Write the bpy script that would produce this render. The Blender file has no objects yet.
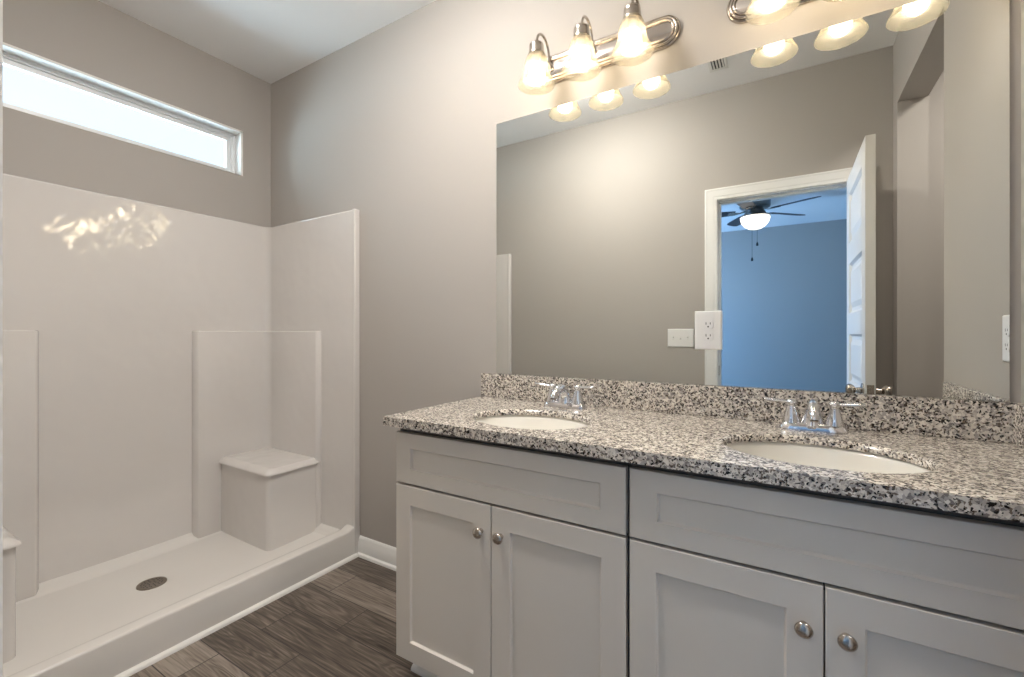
import bpy, bmesh, math, random
from mathutils import Vector, Matrix

SC = bpy.context.scene
COL = SC.collection
PI = math.pi

# ------------------------------------------------------------------ camera, world, lights, exposure
cam_data = bpy.data.cameras.new('camera')
cam_data.sensor_width = 36.0
cam_data.lens = 447.7 * 36.0 / 1024.0
cam_data.shift_y = -0.00474
cam_data.clip_start = 0.02
cam = bpy.data.objects.new('camera', cam_data)
COL.objects.link(cam)
cam.location = (0.0, -1.611, 1.172)
cam.rotation_euler = (PI / 2, 0.0, 0.5483)
SC.camera = cam

SC.view_settings.view_transform = 'Standard'
SC.view_settings.look = 'None'
SC.view_settings.exposure = 0.22
SC.view_settings.gamma = 1.0
SC.view_settings.use_curve_mapping = False

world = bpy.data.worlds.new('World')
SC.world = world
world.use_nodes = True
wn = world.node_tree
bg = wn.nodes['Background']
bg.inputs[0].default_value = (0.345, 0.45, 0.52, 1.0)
# hazy sky, brightness added towards -y and below the horizon to light wall and ceiling
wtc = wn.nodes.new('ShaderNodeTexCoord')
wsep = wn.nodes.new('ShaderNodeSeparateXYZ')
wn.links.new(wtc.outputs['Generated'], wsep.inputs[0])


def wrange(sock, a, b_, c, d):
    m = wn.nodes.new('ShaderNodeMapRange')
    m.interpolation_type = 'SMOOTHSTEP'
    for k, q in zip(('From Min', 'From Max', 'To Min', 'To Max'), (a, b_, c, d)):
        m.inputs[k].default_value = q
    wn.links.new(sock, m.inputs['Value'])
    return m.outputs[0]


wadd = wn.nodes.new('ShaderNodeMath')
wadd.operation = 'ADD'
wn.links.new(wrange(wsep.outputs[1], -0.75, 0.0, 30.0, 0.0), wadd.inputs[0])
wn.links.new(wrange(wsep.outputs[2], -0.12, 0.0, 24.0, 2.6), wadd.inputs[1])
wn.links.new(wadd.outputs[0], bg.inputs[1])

BULB = 34.0            # emission of the vanity bulbs


def area_light(name, loc, rot, sx, sy, power, color):
    d = bpy.data.lights.new(name, 'AREA')
    d.shape = 'RECTANGLE'
    d.size, d.size_y = sx, sy
    d.energy = power
    d.color = color
    o = bpy.data.objects.new(name, d)
    o.location = loc
    o.rotation_euler = rot
    COL.objects.link(o)
    return o


FILL_DOME = 82.0           # emission of the out-of-view fill lamp added to the bathroom ceiling

# daylight entering the bedroom through its window (left side wall), just outside the opening
area_light('bedroom_daylight', (-3.12, -4.45, 1.25), (0, -PI / 2 + 0.45, -0.35), 1.1, 1.3, 205.0, (0.19, 0.47, 1.0))
# ceiling lamp of the side passage beyond the opening in the right wall
area_light('passage_ceiling_light', (1.15, -0.85, 2.70), (0, 0, 0), 0.35, 0.35, 18.0, (1.0, 0.93, 0.88))

# ------------------------------------------------------------------ mesh helpers


class MB:
    """collects shapes (world coordinates) and links them as one mesh object"""

    def __init__(self):
        self.bm = bmesh.new()

    def face(self, vs):
        try:
            return self.bm.faces.new(vs)
        except ValueError:
            return None

    def box(self, x0, x1, y0, y1, z0, z1):
        x0, x1 = sorted((x0, x1)); y0, y1 = sorted((y0, y1)); z0, z1 = sorted((z0, z1))
        v = [self.bm.verts.new(p) for p in ((x0, y0, z0), (x1, y0, z0), (x1, y1, z0), (x0, y1, z0),
                                            (x0, y0, z1), (x1, y0, z1), (x1, y1, z1), (x0, y1, z1))]
        for f in ((3, 2, 1, 0), (4, 5, 6, 7), (0, 1, 5, 4), (1, 2, 6, 5), (2, 3, 7, 6), (3, 0, 4, 7)):
            self.face([v[i] for i in f])
        return self

    def loft(self, rings, closed=True, cap=True):
        """rings: list of lists of points with equal counts"""
        R = [[self.bm.verts.new(p) for p in r] for r in rings]
        n = len(R[0])
        m = n if closed else n - 1
        for a, b in zip(R[:-1], R[1:]):
            for i in range(m):
                j = (i + 1) % n
                self.face([a[i], a[j], b[j], b[i]])
        if cap and closed:
            self.face(list(reversed(R[0])))
            self.face(R[-1])
        return R

    def prism(self, pts, axis, a, b):
        """extrude 2D polygon pts along axis 'x','y' or 'z' between a and b"""
        def P(p, t):
            if axis == 'x':
                return (t, p[0], p[1])
            if axis == 'y':
                return (p[0], t, p[1])
            return (p[0], p[1], t)
        self.loft([[P(p, a) for p in pts], [P(p, b) for p in pts]])
        return self

    def lathe(self, prof, c, n=32, sx=1.0, sy=1.0, axis='z', flip=False, cap=False):
        """prof: list of (radius, height); c: centre"""
        rings = []
        for r, h in prof:
            ring = []
            for i in range(n):
                t = 2 * PI * i / n
                a, b = r * sx * math.cos(t), r * sy * math.sin(t)
                if axis == 'z':
                    p = (c[0] + a, c[1] + b, c[2] + h)
                elif axis == 'y':      # height runs towards -y
                    p = (c[0] + a, c[1] - h, c[2] + b)
                else:                  # height runs towards +x
                    p = (c[0] + h, c[1] + a, c[2] + b)
                ring.append(p)
            rings.append(ring)
        self.loft(rings, cap=cap)
        return self

    def tube(self, pts, r, n=12, cap=True, flat=1.0):
        pts = [Vector(p) for p in pts]
        rs = r if isinstance(r, (list, tuple)) else [r] * len(pts)
        rings = []
        up = Vector((0, 0, 1))
        prev = None
        for i, p in enumerate(pts):
            d = (pts[min(i + 1, len(pts) - 1)] - pts[max(i - 1, 0)]).normalized()
            if prev is None:
                a = d.cross(up)
                if a.length < 1e-3:
                    a = d.cross(Vector((1, 0, 0)))
                a.normalize()
            else:
                a = (prev - d * prev.dot(d)).normalized()
            prev = a
            b = d.cross(a).normalized()
            rings.append([tuple(p + (a * math.cos(2 * PI * k / n) + b * math.sin(2 * PI * k / n) * flat) * rs[i])
                          for k in range(n)])
        self.loft(rings, cap=cap)
        return self

    def build(self, name, mat, parent=None, smooth=False, bevel=0.0, seg=2, solid=0.0, subsurf=0, angle=40):
        bm = self.bm
        bmesh.ops.remove_doubles(bm, verts=bm.verts, dist=1e-6)
        bmesh.ops.recalc_face_normals(bm, faces=bm.faces)
        off = Vector((0, 0, 0))
        q = parent
        while q is not None:
            off += q.location
            q = q.parent
        if off.length > 0:
            for v in bm.verts:
                v.co -= off
        me = bpy.data.meshes.new(name)
        bm.to_mesh(me)
        bm.free()
        o = bpy.data.objects.new(name, me)
        COL.objects.link(o)
        me.materials.append(mat)
        if parent is not None:
            o.parent = parent
        if smooth:
            for p in me.polygons:
                p.use_smooth = True
            try:
                me.set_sharp_from_angle(angle=math.radians(angle))
            except Exception:
                pass
        if bevel > 0:
            b = o.modifiers.new('bevel', 'BEVEL')
            b.width = bevel
            b.segments = seg
            b.limit_method = 'ANGLE'
            b.angle_limit = math.radians(35)
            b.harden_normals = False
            for p in me.polygons:
                p.use_smooth = True
            try:
                me.set_sharp_from_angle(angle=math.radians(80))
            except Exception:
                pass
        if solid > 0:
            s = o.modifiers.new('solid', 'SOLIDIFY')
            s.thickness = solid
            s.offset = 0
        if subsurf:
            s = o.modifiers.new('sub', 'SUBSURF')
            s.levels = s.render_levels = subsurf
        return o


def thing(name, label, cat, loc=(0, 0, 0), group=None):
    o = bpy.data.objects.new(name, None)
    COL.objects.link(o)
    o.location = loc
    return tag(o, label, cat, group)


def tag(o, label, cat, group=None):
    o['label'] = label
    o['category'] = cat
    if group:
        o['group'] = group
    return o


def structure(o, label=None):
    o['kind'] = 'structure'
    if label:
        o['label'] = label
    return o


# ------------------------------------------------------------------ materials


def new_mat(name):
    m = bpy.data.materials.new(name)
    m.use_nodes = True
    nt = m.node_tree
    return m, nt, nt.nodes['Principled BSDF']


def principled(name, col, rough=0.5, metal=0.0, spec=0.5, coat=0.0, bump=None, emis=None, vary=0.0):
    m, nt, b = new_mat(name)
    b.inputs['Base Color'].default_value = (*col, 1)
    b.inputs['Roughness'].default_value = rough
    b.inputs['Metallic'].default_value = metal
    b.inputs['Specular IOR Level'].default_value = spec
    b.inputs['Coat Weight'].default_value = coat
    tc = nt.nodes.new('ShaderNodeTexCoord')
    n = nt.nodes.new('ShaderNodeTexNoise')
    nt.links.new(tc.outputs['Object'], n.inputs['Vector'])
    n.inputs['Scale'].default_value = bump[0] if bump else 6.0
    n.inputs['Detail'].default_value = 2.0
    if bump:
        bp = nt.nodes.new('ShaderNodeBump')
        bp.inputs['Strength'].default_value = bump[1]
        bp.inputs['Distance'].default_value = bump[2]
        nt.links.new(n.outputs['Fac'], bp.inputs['Height'])
        nt.links.new(bp.outputs['Normal'], b.inputs['Normal'])
    if vary:
        mx = nt.nodes.new('ShaderNodeMix')
        mx.data_type = 'RGBA'
        mx.inputs['A'].default_value = (*[c * (1 - vary) for c in col], 1)
        mx.inputs['B'].default_value = (*[min(1, c * (1 + vary)) for c in col], 1)
        nt.links.new(n.outputs['Fac'], mx.inputs['Factor'])
        nt.links.new(mx.outputs['Result'], b.inputs['Base Color'])
    if emis:
        b.inputs['Emission Color'].default_value = (*emis[0], 1)
        b.inputs['Emission Strength'].default_value = emis[1]
    return m


WALL = principled('wall_paint', (0.415, 0.385, 0.352), 0.75, bump=(260, 0.08, 0.001), vary=0.01)
CEIL = principled('ceiling_paint', (0.90, 0.895, 0.89), 0.85, bump=(220, 0.1, 0.001))
TRIM = principled('trim_white', (0.80, 0.79, 0.76), 0.4, vary=0.01)
DOORW = principled('door_white', (0.78, 0.77, 0.75), 0.38, vary=0.01)
GEL = principled('shower_gelcoat', (0.67, 0.638, 0.608), 0.05, spec=0.75, coat=0.4, bump=(4.6, 0.5, 0.018))
GELPAN = principled('shower_pan_gelcoat', (0.72, 0.69, 0.65), 0.22, bump=(8.0, 0.15, 0.004))
VINYL = principled('window_vinyl', (0.80, 0.81, 0.82), 0.35)
CAB = principled('cabinet_grey_paint', (0.73, 0.68, 0.61), 0.42, vary=0.01)
GAPSHADE = principled('face_frame_gap_shade', (0.12, 0.11, 0.10), 0.7)  # dark tone on the face frame stands in for shade in the door gaps
NICKEL = principled('brushed_nickel', (0.50, 0.45, 0.40), 0.22, metal=1.0, vary=0.04)
NICKELP = principled('satin_nickel_plate', (0.62, 0.57, 0.53), 0.20, metal=1.0, vary=0.03)
CHROME = principled('chrome', (0.80, 0.80, 0.82), 0.06, metal=1.0)
PORC = principled('porcelain', (0.80, 0.77, 0.70), 0.08, coat=0.3)
PLATE = principled('plate_plastic', (0.80, 0.79, 0.77), 0.35)
SLOT = principled('slot_dark', (0.03, 0.03, 0.03), 0.5)
FANBLK = principled('fan_blade_dark', (0.018, 0.018, 0.022), 0.45)
FANMET = principled('fan_metal', (0.35, 0.34, 0.33), 0.3, metal=1.0)
CARPET = principled('carpet', (0.42, 0.37, 0.31), 0.95, bump=(300, 0.5, 0.004), vary=0.1)
CAULK = principled('caulk_white', (0.82, 0.80, 0.76), 0.35)
DRAIN = principled('drain_nickel', (0.30, 0.26, 0.22), 0.35, metal=1.0)


def mat_mirror():
    m, nt, b = new_mat('mirror_silver')
    b.inputs['Base Color'].default_value = (0.83, 0.85, 0.83, 1)
    b.inputs['Metallic'].default_value = 1.0
    b.inputs['Roughness'].default_value = 0.0
    return m


def mat_glass_pane():
    m, nt, b = new_mat('pane_glass')
    nt.nodes.remove(b)
    out = nt.nodes['Material Output']
    tr = nt.nodes.new('ShaderNodeBsdfTransparent')
    tr.inputs[0].default_value = (0.96, 0.985, 0.99, 1)
    gl = nt.nodes.new('ShaderNodeBsdfGlossy')
    gl.inputs['Roughness'].default_value = 0.02
    fr = nt.nodes.new('ShaderNodeFresnel')
    fr.inputs['IOR'].default_value = 1.35
    mx = nt.nodes.new('ShaderNodeMixShader')
    nt.links.new(fr.outputs[0], mx.inputs[0])
    nt.links.new(tr.outputs[0], mx.inputs[1])
    nt.links.new(gl.outputs[0], mx.inputs[2])
    nt.links.new(mx.outputs[0], out.inputs[0])
    return m


def mat_shade():
    """frosted alabaster-look glass: mostly lets the bulb's light through, scatters a little of it"""
    m, nt, b = new_mat('frosted_shade_glass')
    nt.nodes.remove(b)
    out = nt.nodes['Material Output']
    tr = nt.nodes.new('ShaderNodeBsdfTransparent')
    tr.inputs[0].default_value = (0.72, 0.69, 0.63, 1)
    tl = nt.nodes.new('ShaderNodeBsdfTranslucent')
    tl.inputs[0].default_value = (0.95, 0.86, 0.70, 1)
    df = nt.nodes.new('ShaderNodeBsdfDiffuse')
    df.inputs[0].default_value = (0.95, 0.88, 0.74, 1)
    m1 = nt.nodes.new('ShaderNodeMixShader')
    m1.inputs[0].default_value = 0.5
    nt.links.new(tl.outputs[0], m1.inputs[1])
    nt.links.new(df.outputs[0], m1.inputs[2])
    # cloudy alabaster marbling varies how milky the glass is
    tc = nt.nodes.new('ShaderNodeTexCoord')
    ns = nt.nodes.new('ShaderNodeTexNoise')
    ns.inputs['Scale'].default_value = 30
    ns.inputs['Detail'].default_value = 4
    ns.inputs['Distortion'].default_value = 1.2
    nt.links.new(tc.outputs['Object'], ns.inputs['Vector'])
    mr = nt.nodes.new('ShaderNodeMapRange')
    mr.inputs['From Min'].default_value = 0.3
    mr.inputs['From Max'].default_value = 0.7
    mr.inputs['To Min'].default_value = 0.10
    mr.inputs['To Max'].default_value = 0.19
    nt.links.new(ns.outputs['Fac'], mr.inputs['Value'])
    m2 = nt.nodes.new('ShaderNodeMixShader')
    nt.links.new(mr.outputs[0], m2.inputs[0])
    nt.links.new(tr.outputs[0], m2.inputs[1])
    nt.links.new(m1.outputs[0], m2.inputs[2])
    gl = nt.nodes.new('ShaderNodeBsdfGlossy')
    gl.inputs['Roughness'].default_value = 0.15
    m3 = nt.nodes.new('ShaderNodeMixShader')
    m3.inputs[0].default_value = 0.03
    nt.links.new(m2.outputs[0], m3.inputs[1])
    nt.links.new(gl.outputs[0], m3.inputs[2])
    nt.links.new(m3.outputs[0], out.inputs[0])
    return m


def emitter(name, col, s):
    m, nt, b = new_mat(name)
    nt.nodes.remove(b)
    e = nt.nodes.new('ShaderNodeEmission')
    e.inputs[0].default_value = (*col, 1)
    e.inputs[1].default_value = s
    nt.links.new(e.outputs[0], nt.nodes['Material Output'].inputs[0])
    return m


def ramp(nt, stops, interp='LINEAR'):
    r = nt.nodes.new('ShaderNodeValToRGB')
    r.color_ramp.interpolation = interp
    els = r.color_ramp.elements
    while len(els) < len(stops):
        els.new(0.5)
    for e, (p, c) in zip(els, stops):
        e.position = p
        e.color = (*c, 1)
    return r


def mat_granite():
    m, nt, b = new_mat('speckled_granite')
    tc = nt.nodes.new('ShaderNodeTexCoord')
    dn = nt.nodes.new('ShaderNodeTexNoise')
    dn.inputs['Scale'].default_value = 90
    dn.inputs['Detail'].default_value = 3
    nt.links.new(tc.outputs['Object'], dn.inputs['Vector'])
    sc = nt.nodes.new('ShaderNodeVectorMath')
    sc.operation = 'SCALE'
    sc.inputs['Scale'].default_value = 0.012
    nt.links.new(dn.outputs['Color'], sc.inputs[0])
    ad = nt.nodes.new('ShaderNodeVectorMath')
    ad.operation = 'ADD'
    nt.links.new(tc.outputs['Object'], ad.inputs[0])
    nt.links.new(sc.outputs[0], ad.inputs[1])

    def vor(scale):
        v = nt.nodes.new('ShaderNodeTexVoronoi')
        v.inputs['Scale'].default_value = scale
        nt.links.new(ad.outputs[0], v.inputs['Vector'])
        sp = nt.nodes.new('ShaderNodeSeparateColor')
        nt.links.new(v.outputs['Color'], sp.inputs[0])
        return sp.outputs[0]
    a = vor(165)
    c = vor(260)
    ra = ramp(nt, [(0.0, (0.66, 0.605, 0.53)), (0.30, (0.50, 0.45, 0.39)), (0.50, (0.40, 0.365, 0.335)),
                   (0.68, (0.76, 0.71, 0.63)), (0.84, (0.22, 0.195, 0.18))], 'CONSTANT')
    nt.links.new(a, ra.inputs[0])
    rc = ramp(nt, [(0.0, (0.022, 0.02, 0.022)), (0.13, (0.28, 0.24, 0.21)), (0.25, (1, 1, 1))], 'CONSTANT')
    nt.links.new(c, rc.inputs[0])
    mul = nt.nodes.new('ShaderNodeMix')
    mul.data_type = 'RGBA'
    mul.blend_type = 'MULTIPLY'
    mul.inputs['Factor'].default_value = 1.0
    nt.links.new(ra.outputs[0], mul.inputs['A'])
    nt.links.new(rc.outputs[0], mul.inputs['B'])
    nt.links.new(mul.outputs['Result'], b.inputs['Base Color'])
    b.inputs['Roughness'].default_value = 0.16
    return m


def mat_floor():
    m, nt, b = new_mat('grey_oak_vinyl_plank')
    tc = nt.nodes.new('ShaderNodeTexCoord')
    mp = nt.nodes.new('ShaderNodeMapping')
    mp.inputs['Location'].default_value = (1.79 + 0.56 + 0.075, 0.616, 0)
    nt.links.new(tc.outputs['Object'], mp.inputs['Vector'])
    br = nt.nodes.new('ShaderNodeTexBrick')
    br.offset = 0.28
    br.offset_frequency = 2
    br.squash = 1.0
    br.inputs['Scale'].default_value = 1.0
    br.inputs['Brick Width'].default_value = 0.91
    br.inputs['Row Height'].default_value = 0.154
    br.inputs['Mortar Size'].default_value = 0.0022
    br.inputs['Mortar Smooth'].default_value = 0.3
    br.inputs['Bias'].default_value = 0.0
    br.inputs['Color1'].default_value = (0, 0, 0, 1)
    br.inputs['Color2'].default_value = (1, 1, 1, 1)
    br.inputs['Mortar'].default_value = (0.5, 0.5, 0.5, 1)
    nt.links.new(mp.outputs[0], br.inputs['Vector'])
    # every plank gets its own slice of the grain
    sp = nt.nodes.new('ShaderNodeSeparateColor')
    nt.links.new(br.outputs['Color'], sp.inputs[0])
    cx = nt.nodes.new('ShaderNodeCombineXYZ')
    mm = nt.nodes.new('ShaderNodeMath')
    mm.operation = 'MULTIPLY'
    mm.inputs[1].default_value = 17.0
    nt.links.new(sp.outputs[0], mm.inputs[0])
    nt.links.new(mm.outputs[0], cx.inputs[2])
    nt.links.new(mm.outputs[0], cx.inputs[0])
    ad = nt.nodes.new('ShaderNodeVectorMath')
    ad.operation = 'ADD'
    nt.links.new(tc.outputs['Object'], ad.inputs[0])
    nt.links.new(cx.outputs[0], ad.inputs[1])
    st = nt.nodes.new('ShaderNodeMapping')
    st.inputs['Scale'].default_value = (1.0, 9.0, 1.0)
    nt.links.new(ad.outputs[0], st.inputs['Vector'])
    n1 = nt.nodes.new('ShaderNodeTexNoise')
    n1.inputs['Scale'].default_value = 2.2
    n1.inputs['Detail'].default_value = 1
    n1.inputs['Distortion'].default_value = 0.25
    nt.links.new(st.outputs[0], n1.inputs['Vector'])
    # cathedral rings from the contour lines of the soft noise
    ring = nt.nodes.new('ShaderNodeMath')
    ring.operation = 'MULTIPLY'
    ring.inputs[1].default_value = 60.0
    nt.links.new(n1.outputs['Fac'], ring.inputs[0])
    sn = nt.nodes.new('ShaderNodeMath')
    sn.operation = 'SINE'
    nt.links.new(ring.outputs[0], sn.inputs[0])
    st2 = nt.nodes.new('ShaderNodeMapping')
    st2.inputs['Scale'].default_value = (5.0, 170.0, 1.0)
    nt.links.new(ad.outputs[0], st2.inputs['Vector'])
    n2 = nt.nodes.new('ShaderNodeTexNoise')
    n2.inputs['Scale'].default_value = 1.0
    n2.inputs['Detail'].default_value = 4
    n2.inputs['Roughness'].default_value = 0.65
    nt.links.new(st2.outputs[0], n2.inputs['Vector'])
    # value = .5 + a*ring + b*fine + c*plank
    def ma(op, x, y, z=None):
        k = nt.nodes.new('ShaderNodeMath')
        k.operation = op
        for i, q in enumerate((x, y, z)):
            if q is None:
                continue
            if isinstance(q, (int, float)):
                k.inputs[i].default_value = q
            else:
                nt.links.new(q, k.inputs[i])
        return k.outputs[0]
    v = ma('MULTIPLY_ADD', sn.outputs[0], 0.075, 0.0)
    v = ma('ADD', v, ma('MULTIPLY', n2.outputs['Fac'], 0.95))
    v = ma('ADD', v, ma('MULTIPLY', n1.outputs['Fac'], 0.35))
    v = ma('ADD', v, ma('MULTIPLY', sp.outputs[0], 0.42))
    v = ma('SUBTRACT', v, 0.31)
    r = ramp(nt, [(0.15, (0.034, 0.026, 0.020)), (0.42, (0.115, 0.090, 0.071)), (0.58, (0.20, 0.163, 0.133)),
                  (0.85, (0.33, 0.28, 0.235))])
    nt.links.new(v, r.inputs[0])
    mx = nt.nodes.new('ShaderNodeMix')
    mx.data_type = 'RGBA'
    mx.inputs['B'].default_value = (0.03, 0.024, 0.02, 1)
    nt.links.new(br.outputs['Fac'], mx.inputs['Factor'])
    nt.links.new(r.outputs[0], mx.inputs['A'])
    nt.links.new(mx.outputs['Result'], b.inputs['Base Color'])
    b.inputs['Roughness'].default_value = 0.42
    bp = nt.nodes.new('ShaderNodeBump')
    bp.inputs['Strength'].default_value = 0.25
    bp.inputs['Distance'].default_value = 0.002
    nt.links.new(v, bp.inputs['Height'])
    nt.links.new(bp.outputs[0], b.inputs['Normal'])
    return m


MIRROR = mat_mirror()
PANE = mat_glass_pane()
SHADE = mat_shade()
BULBN = principled('bulb_collar_white', (0.8, 0.78, 0.74), 0.4)
BULBM = emitter('bulb_glow', (1.0, 0.90, 0.74), BULB)
FILLM = emitter('fill_lamp_glow', (1.0, 0.95, 0.89), FILL_DOME)
BOWLM = emitter('fan_bowl_glow', (1.0, 0.93, 0.85), 3.0)
LAMPM = emitter('passage_lamp_glow', (1.0, 0.93, 0.88), 3.0)
GRANITE = mat_granite()
FLOOR = mat_floor()

# ------------------------------------------------------------------ room shell
XL, XR = -2.76, 0.50          # shower wall, right wall
YF = -1.560                   # wall opposite the mirror
HC = 2.74
WT = 0.12
BX0, BX1, BY = -2.96, 1.9, -6.0      # bedroom extents
DX0, DX1, DH = -0.375, 0.342, 2.032  # doorway

b = MB(); b.box(XL - 0.15, 2.12, YF - WT / 2, 0.14, -0.08, 0)
structure(b.build('floor', FLOOR), 'grey brown wood-look plank floor')
b = MB(); b.box(BX0 - 0.1, 2.12, BY - 0.1, YF - WT / 2, -0.08, 0.0)
structure(b.build('floor_bedroom', CARPET), 'beige carpet of the bedroom')
b = MB(); b.box(BX0 - 0.2, 2.12, BY - 0.12, 0.14, HC, HC + 0.1)
structure(b.build('ceiling', CEIL), 'flat white ceiling')

b = MB(); b.box(XL - 0.15, 2.12, 0.0, 0.12, 0, HC)
structure(b.build('wall_back', WALL), 'greige painted wall behind the vanity and mirror')

# window wall: a real opening
WY0, WY1, WZ0, WZ1 = -1.40, -0.169, 2.112, 2.378
b = MB()
b.box(XL - 0.15, XL, YF - WT, 0.0, 0, WZ0)
b.box(XL - 0.15, XL, YF - WT, 0.0, WZ1, HC)
b.box(XL - 0.15, XL, YF - WT, WY0, WZ0, WZ1)
b.box(XL - 0.15, XL, WY1, 0.0, WZ0, WZ1)
structure(b.build('wall_left', WALL), 'greige painted wall above the shower with the high window')

# wall opposite the mirror with the doorway
b = MB()
b.box(XL, DX0, YF - WT, YF, 0, HC)
b.box(DX1, 2.0, YF - WT, YF, 0, HC)
b.box(DX0, DX1, YF - WT, YF, DH, HC)
structure(b.build('wall_front', WALL), 'greige painted wall with the bedroom doorway')

# right wall: short stub by the vanity, wide cased-less opening, stub at the far end
OY0, OY1, OZ = -1.456, -0.646, 2.386
b = MB()
b.box(XR, XR + 0.123, OY1, 0.0, 0, HC)
b.box(XR, XR + 0.123, YF, OY0, 0, HC)
b.box(XR, XR + 0.123, OY0, OY1, OZ, HC)
structure(b.build('wall_right', WALL), 'greige wall at the right end of the vanity with a tall opening')
b = MB(); b.box(2.0, 2.12, YF - WT, 0.0, 0, HC)
structure(b.build('wall_passage', WALL), 'end wall of the side passage')

# bedroom shell; its left wall has a window opening
b = MB()
by0, by1, bz0, bz1 = -5.1, -3.9, 0.8, 1.7
b.box(BX0 - 0.12, BX0, BY, YF - WT, 0, bz0)
b.box(BX0 - 0.12, BX0, BY, YF - WT, bz1, HC)
b.box(BX0 - 0.12, BX0, BY, by0, bz0, bz1)
b.box(BX0 - 0.12, BX0, by1, YF - WT, bz0, bz1)
b.box(BX0, XL - 0.15, YF - WT - 0.12, YF - WT, 0, HC)
structure(b.build('wall_bedroom_left', WALL), 'bedroom side wall with the window')
b = MB(); b.box(BX0 - 0.12, BX1 + 0.12, BY - 0.12, BY, 0, HC)
structure(b.build('wall_bedroom_far', WALL), 'far wall of the bedroom')
b = MB(); b.box(BX1, BX1 + 0.12, BY, YF - WT, 0, HC)
structure(b.build('wall_bedroom_right', WALL), 'right wall of the bedroom')

# ------------------------------------------------------------------ windows
def ring_frame_x(mb, xa, xb, y0, y1, z0, z1, w):
    """rectangular frame lying in a plane of constant x"""
    mb.box(xa, xb, y0, y1, z1 - w, z1)
    mb.box(xa, xb, y0, y1, z0, z0 + w)
    mb.box(xa, xb, y0, y0 + w, z0 + w, z1 - w)
    mb.box(xa, xb, y1 - w, y1, z0 + w, z1 - w)


win = bpy.data.objects.new('window_1', None)
COL.objects.link(win)
win.location = (XL, (WY0 + WY1) / 2, WZ0)
structure(win, 'long narrow high window above the shower')
b = MB()
b.box(XL - 0.07, XL + 0.0005, WY0, WY1, WZ1 - 0.012, WZ1)
b.box(XL - 0.07, XL + 0.0005, WY0, WY1, WZ0, WZ0 + 0.003)
b.box(XL - 0.07, XL + 0.0005, WY0, WY0 + 0.012, WZ0, WZ1)
b.box(XL - 0.07, XL + 0.0005, WY1 - 0.012, WY1, WZ0, WZ1)
b.build('window_liner', TRIM, win, bevel=0.001)
b = MB()
ring_frame_x(b, XL - 0.115, XL - 0.07, WY0, WY1, WZ0, WZ1, 0.030)
ring_frame_x(b, XL - 0.090, XL - 0.062, WY0 + 0.012, WY1 - 0.012, WZ0 + 0.006, WZ1 - 0.012, 0.010)
b.build('window_frame', VINYL, win, bevel=0.002)
b = MB()
ring_frame_x(b, XL - 0.108, XL - 0.082, WY0 + 0.028, WY1 - 0.028, WZ0 + 0.02, WZ1 - 0.028, 0.024)
b.box(XL - 0.085, XL - 0.078, -0.50, -0.30, WZ1 - 0.042, WZ1 - 0.034)
b.build('window_sash', VINYL, win, bevel=0.002)
b = MB(); b.box(XL - 0.101, XL - 0.097, WY0 + 0.05, WY1 - 0.05, WZ0 + 0.04, WZ1 - 0.05)
b.build('window_pane', PANE, win)

win2 = bpy.data.objects.new('window_2', None)
COL.objects.link(win2)
win2.location = (BX0, (by0 + by1) / 2, bz0)
structure(win2, 'bedroom window')
b = MB()
ring_frame_x(b, BX0 - 0.12, BX0 - 0.05, by0, by1, bz0, bz1, 0.05)
b.build('window_frame', VINYL, win2, bevel=0.002)

# ------------------------------------------------------------------ trims
def base_profile(h=0.1, t=0.014):
    return [(0, 0), (t + 0.012, 0), (t + 0.0115, 0.006), (t + 0.009, 0.012), (t, 0.018), (t, h - 0.03), (t - 0.004, h - 0.022),
            (t - 0.004, h - 0.014), (t - 0.009, h - 0.004), (t - 0.012, h), (0, h)]


b = MB(); b.prism([(-p[0], p[1]) for p in base_profile()], 'x', -1.93, -1.098)
structure(b.build('baseboard_back', TRIM, smooth=True, angle=30), 'white moulded baseboard between shower and vanity')
b = MB(); b.prism([(YF + p[0], p[1]) for p in base_profile()], 'x', -1.93, DX0 - 0.074)
b.prism([(YF + p[0], p[1]) for p in base_profile()], 'x', DX1 + 0.07, XR)
structure(b.build('baseboard_front', TRIM, smooth=True, angle=30), 'white baseboard beside the doorway')

# door casing (bathroom side), moulded, and jamb
def casing_bar(mb, p0, p1, inner, out):
    pass


CW = 0.073
def casing():
    mb = MB()
    # profile across the width (offset from opening edge, thickness)
    prof = [(0.0, 0.0), (0.0, 0.0135), (0.003, 0.015), (0.018, 0.0155), (0.024, 0.0175), (0.058, 0.019), (0.066, 0.021), (CW, 0.019), (CW, 0.0)]
    for i in range(len(prof) - 1):
        pass
    paths = []
    for w, t in prof:
        y = YF + t
        x0, x1, z1 = DX0 - w, DX1 + w, DH + w
        paths.append([(x0, y, 0.0), (x0, y, z1), (x1, y, z1), (x1, y, 0.0)])
    V = [[mb.bm.verts.new(p) for p in q] for q in paths]
    n = len(V)
    for i in range(n):
        a, c = V[i], V[(i + 1) % n]
        for k in range(3):
            mb.face([a[k], a[k + 1], c[k + 1], c[k]])
    mb.face([v[0] for v in V]); mb.face([v[3] for v in V])
    return mb


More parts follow.
